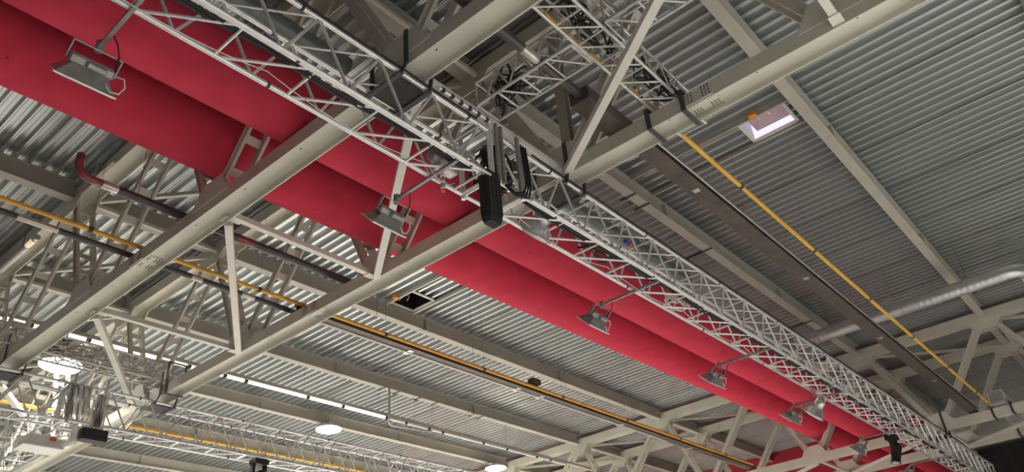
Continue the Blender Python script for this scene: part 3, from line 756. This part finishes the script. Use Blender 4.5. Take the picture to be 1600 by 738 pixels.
for x, lb in ((2.78, 'grey floodlight on an arm at the upper left, hanging before the red ducts'), (8.42, 'grey floodlight on an arm in front of the slanting pale brace'), (15.28, 'grey floodlight on an arm right of centre with a loose white cable'),
              (21.5, 'grey floodlight on an arm, second to the right of the one with loose white cable'), (27.3, 'grey floodlight on an arm next to the white bell lamp'), (34.0, 'grey floodlight on an arm just left of the black moving head'), (40.6, 'grey floodlight on an arm just right of the black moving head')):
    floodlight(lb, x, yaw=random.uniform(-0.06, 0.06), arm_dx=random.uniform(-0.05, 0.1))

def bell(label, x, y, z):
    t = thing('bell_lamp', (x, y, z), label, 'lamp', 'silver bell lamps under the long truss')
    R = Matrix.Translation((x, y, z)) @ Matrix.Rotation(math.radians(48), 4, 'X')
    mesh_obj('shade', lathe_mesh('shade', [(0.40, -0.30), (0.41, -0.27), (0.36, -0.22), (0.30, -0.10), (0.22, -0.02), (0.18, 0.02)], 'lampsilver', 24), R, t)
    mesh_obj('glass', lathe_mesh('glass', [(0.385, -0.295), (0.30, -0.33), (0.12, -0.345)], 'glass', 24), R, t)
    mesh_obj('gear_body', lathe_mesh('gear_body', [(0.17, 0.0), (0.19, 0.04), (0.19, 0.22), (0.14, 0.28), (0.06, 0.30)], 'lampsilver', 16), R, t)
    sweep('bracket', [tuple(R @ V(p)) for p in ((-0.22, 0, 0.02), (-0.34, 0, 0.14), (-0.34, 0, 0.34), (-0.2, 0, 0.42), (0, 0, 0.44), (0.2, 0, 0.42), (0.3, 0, 0.3), (0.22, 0, 0.04))], 0.028, 'lampsilver', t, 8)
    tube('clamp', (x, y, z + 0.38), (x, y - 0.1, ZL + 0.06), 0.04, 'lampgrey', t)
bell('silver bell lamp hanging in the truss just right of the black column', 11.45, 8.10, 8.82)
bell('white bell lamp beside a grey floodlight towards the far end', 26.6, 8.35, 8.10)

def moving_head(label, x, y, z, tilt):
    t = thing('moving_head', (x, y, z), label, 'stage light', 'black moving heads')
    box('base', (x - .28, y - .22, z - .26), (x + .28, y + .22, z - .06), 'black', t, 0.03)
    for s in (-1, 1):
        box('yoke_arm', (x + s * .24 - .05, y - .10, z - .74), (x + s * .24 + .05, y + .10, z - .26), 'black', t, 0.03)
        tube('hook_clamp', (x + s * .16, y, z - .07), (x + s * .16, y, z + .07), 0.035, 'strap', t, 8)
    W = Matrix.Translation((x, y, z - .72)) @ Matrix.Rotation(tilt, 4, 'X') @ Matrix.Rotation(0.25, 4, 'Y')
    h = mesh_obj('head', lathe_mesh('head', [(0.06, 0.36), (0.16, 0.32), (0.21, 0.15), (0.20, -0.1), (0.17, -0.4), (0.19, -0.46), (0.19, -0.50)], 'black', 18), W, t)
    mesh_obj('lens', lathe_mesh('lens', [(0.17, -0.495), (0.10, -0.53), (0.03, -0.54)], 'glass', 18), W, h)
moving_head('black moving head light hanging at the far end of the long truss', 34.9, 8.35, 8.72, 0.25)
moving_head('black moving head light under the bottom edge truss', 16.1, 24.95, 8.72, 1.2)
# pale lamp with black ballast at the lower left
t = thing('box_lamp', (9.2, 25.0, 8.3), 'pale box lamp with a silver elbow and black housing at the lower left', 'lamp')
me = frustum('hood', 1.05, 0.7, 0.72, 0.42, 0.36, 'whitepl')
mesh_obj('hood', me, Matrix.Translation((8.85, 25.35, 7.95)) @ Matrix.Rotation(math.radians(12), 4, 'X'), t)
box('hood_rim', (8.28, 24.98, 7.88), (9.42, 25.74, 7.95), 'whitepl', t, 0.02)
sweep('elbow', [(9.30, 25.15, 8.12), (9.50, 25.05, 8.10), (9.62, 24.98, 8.18), (9.66, 24.95, 8.34), (9.66, 24.95, 8.62)], 0.14, 'film', t, 14)
hb = box('black_housing', (9.72, 24.65, 8.22), (10.50, 25.05, 8.58), 'black', t, 0.03)
for k in range(5): box('fin', (9.76, 24.62, 8.27 + k * .06), (10.46, 24.66, 8.29 + k * .06), 'strap', hb)
box('red_mark', (8.98, 24.985, 8.10), (9.16, 25.0, 8.2), 'redpl', t)

# black column under the corner frame
t = thing('chain_bag', (9.28, 7.62, 8.62), 'tall black fabric bag hanging under the stage truss at centre', 'chain bag')
bm = bmesh.new()
prof = [(-.19, -.13), (.19, -.13), (.19, .13), (-.19, .13)]
zs = [(8.72, 1.0), (8.45, 0.98), (7.82, 1.0), (7.70, 0.94), (7.62, 0.74)]
vs, fs = [], []
for z, s in zs:
    for i in range(4):
        (ax, ay), (bx, by) = prof[i], prof[(i + 1) % 4]
        for f in (0.12, 0.5, 0.88): vs.append(((ax + (bx - ax) * f) * s, (ay + (by - ay) * f) * s, z - 8.62))
bm.free()
n = 12
for k in range(len(zs) - 1):
    for i in range(n): fs.append((k * n + i, k * n + (i + 1) % n, (k + 1) * n + (i + 1) % n, (k + 1) * n + i))
fs += [tuple(range(n)), tuple(reversed(range((len(zs) - 1) * n, len(zs) * n)))]
mesh_obj('bag', pydata('bag', vs, fs, 'black_fab'), Matrix.Translation((9.28, 7.62, 8.62)), t)
for dx in (-.15, -.05, .06, .15): box('seam', (9.28 + dx - .01, 7.478, 7.78), (9.28 + dx + .01, 7.494, 8.62), 'strap', t)
# black hose loops on the corner frame
t = thing('cable_loop', (10.2, 7.5, 8.7), 'thick black cable loop hanging on the corner frame right of the black bag', 'cable')
for k in range(3):
    o = 0.07 * k
    sweep('cable', [(9.62, 7.5, 8.62 - o * .3), (9.85, 7.46, 8.50 - o * .5), (10.10 + o, 7.44, 8.60 - o * .4), (10.20 + o, 7.44, 8.85), (10.22 + o, 7.46, 9.3), (10.20 + o, 7.48, 9.85)], 0.022, 'black', t, 8)

# chain hoist inside the truss left of the bag
t = thing('chain_hoist', (8.6, 8.1, 8.9), 'grey chain hoist with striped tail inside the truss, left of the black bag', 'hoist')
box('motor', (8.38, 8.0, 8.72), (8.88, 8.24, 8.98), 'lampsilver', t, 0.05)
mesh_obj('motor_cap', lathe_mesh('motor_cap', [(0.12, -.12), (0.15, -.06), (0.15, .06), (0.10, .12)], 'lampgrey', 14), Matrix.Translation((8.36, 8.1, 8.95)) @ Matrix.Rotation(math.pi / 2, 4, 'Y'), t)
for k in range(6):
    tube('tail_band', (8.63, 8.18, 8.68 - k * .065), (8.61, 8.18, 8.63 - k * .065), 0.05 - 0.003 * k, 'redpl' if k == 5 else ('whitepl' if k % 2 == 0 else 'lampgrey'), t, 10)
for k in range(3):
    tube('upper_band', (8.10 + k * .08, 8.1, 9.20 - k * .05), (8.17 + k * .08, 8.1, 9.16 - k * .05), 0.055, 'redpl' if k % 2 == 0 else 'whitepl', t, 10)

# cables lying in the long truss
def cables(label, x0, x1, y, z, r, m, n, step=2.5, sag=0.08, cat='cable'):
    t = thing('cable_bundle', (x0, y, z), label, cat)
    for k in range(n):
        pts = []; x = x0
        while x < x1:
            xe = min(x + step, x1)
            pts += arc((x, y + 0.035 * k, z + 0.02 * (k % 2)), (xe, y + 0.035 * k, z + 0.02 * (k % 2)), sag * (0.7 + 0.5 * random.random()), 8)[:-1]
            x = xe
        sweep('cable', pts, r, m, t, 6)
cables('black cable bundle in the stage truss at the upper left', -3, 9.2, 7.68, 8.72, 0.028, 'black', 4)
cables('black cable bundle in the long stage truss on the right', 10.4, 45, 7.68, 8.72, 0.026, 'black', 3, 2.9)
cables('thin white wire drooping in the stage truss at the upper left', -2, 9, 8.15, 8.72, 0.008, 'cable_w', 1, 3.4, 0.2)
cables('thin white wire drooping in the long truss on the right', 10.6, 30, 8.15, 8.72, 0.008, 'cable_w', 1, 3.4, 0.2)
cables('dark cable lying along the upper tube of the stage truss at the upper left', -3, 9.2, 7.51, 9.83, 0.022, 'black', 1, 2.5, 0.02)
cables('dark cable lying along the upper tube of the long truss on the right', 10.6, 45, 7.51, 9.83, 0.022, 'black', 1, 2.5, 0.02)
def tangle(label, lo, hi, n, r, m='black', k=9):
    lo, hi = V(lo), V(hi)
    t = thing('cable_tangle', (lo + hi) / 2, label, 'cable')
    for i in range(n):
        ctl = [V((random.uniform(lo.x, hi.x), random.uniform(lo.y, hi.y), random.uniform(lo.z, hi.z))) for _ in range(k)]
        ctl.sort(key=lambda p: p.x + random.uniform(-0.7, 0.7))
        pts = []
        for a in range(1, k - 2):
            p0, p1, p2, p3 = ctl[a - 1:a + 3]
            for f in range(5):
                u = f / 5
                pts.append(0.5 * ((2 * p1) + (p2 - p0) * u + (2 * p0 - 5 * p1 + 4 * p2 - p3) * u * u + (3 * p1 - p0 - 3 * p2 + p3) * u ** 3))
        sweep('cable', pts, r, m, t, 6)
tangle('black cables tangled in the small truss at the top edge, left of the slanting beam', (7.6, 4.75, 10.55), (10.2, 5.25, 11.0), 6, 0.022)
tangle('black cables tangled in the small truss at the top edge, right of the slanting beam', (10.4, 4.75, 10.55), (12.6, 5.25, 11.0), 4, 0.020)
tangle('grey and black cables tangled in the small cross truss near top centre', (9.3, 6.7, 10.5), (9.9, 7.7, 11.2), 5, 0.022)
tangle('pale cables tangled in the small truss at the left', (8.0, 24.4, 10.5), (11.6, 25.0, 11.05), 6, 0.022, 'alu_dull')
tangle('dark cables coiled in the corner frame behind the black bag', (9.4, 7.65, 8.7), (10.2, 8.25, 9.7), 6, 0.022)
tangle('cables bunched in the long truss right of the bell lamp', (12.6, 7.75, 8.75), (14.5, 8.2, 8.95), 3, 0.016)
tangle('pale cables coiled in the long truss beyond the loose white cable floodlight', (16.6, 7.75, 8.72), (17.6, 8.25, 8.95), 4, 0.025, 'cable_w')
t = thing('cable_tail', (12.2, 4.6, 10.4), 'black cable knot hanging over the sling beside the bolted splice', 'cable')
for k in range(3):
    sweep('cable', [(11.80, 4.95 - .05 * k, 11.25), (11.76, 4.86 - .06 * k, 11.05), (11.78, 4.9 - .05 * k, 10.8), (11.79, 4.78 - .06 * k, 10.55), (11.80, 4.7 - .04 * k, 10.42)], 0.022, 'black', t, 6)
mesh_obj('knot', lathe_mesh('knot', [(0.03, -.1), (0.08, -.05), (0.09, .03), (0.05, .1)], 'black', 10), Matrix.Translation((11.78, 4.8, 10.85)), t)
# plugs
def plug(label, x, y, z, ma, mb):
    t = thing('power_plug', (x, y, z), label, 'plug')
    tube('body', (x - .10, y, z), (x + .06, y, z - .03), 0.05, ma, t, 10)
    tube('cap', (x + .05, y, z - .03), (x + .14, y, z - .05), 0.06, mb, t, 10)
plug('blue plug on a cable in the stage truss at the upper left', 4.55, 7.8, 8.98, 'blue', 'blue')
plug('blue and orange plugs in the long truss right of centre', 14.5, 7.8, 9.44, 'blue', 'redpl')
# spare clamps along the top chord near the corner
t = thing('clamp_bar', (8.6, 7.45, 9.9), 'bar with black clamps on top of the stage truss near the corner frame', 'clamp bar')
tube('bar', (7.9, 7.50, 9.95), (9.3, 7.50, 9.95), 0.03, 'alu', t)
for k in range(6): box('clamp', (7.97 + k * .24, 7.46, 9.90), (8.04 + k * .24, 7.54, 9.99), 'strap', t, 0.012)
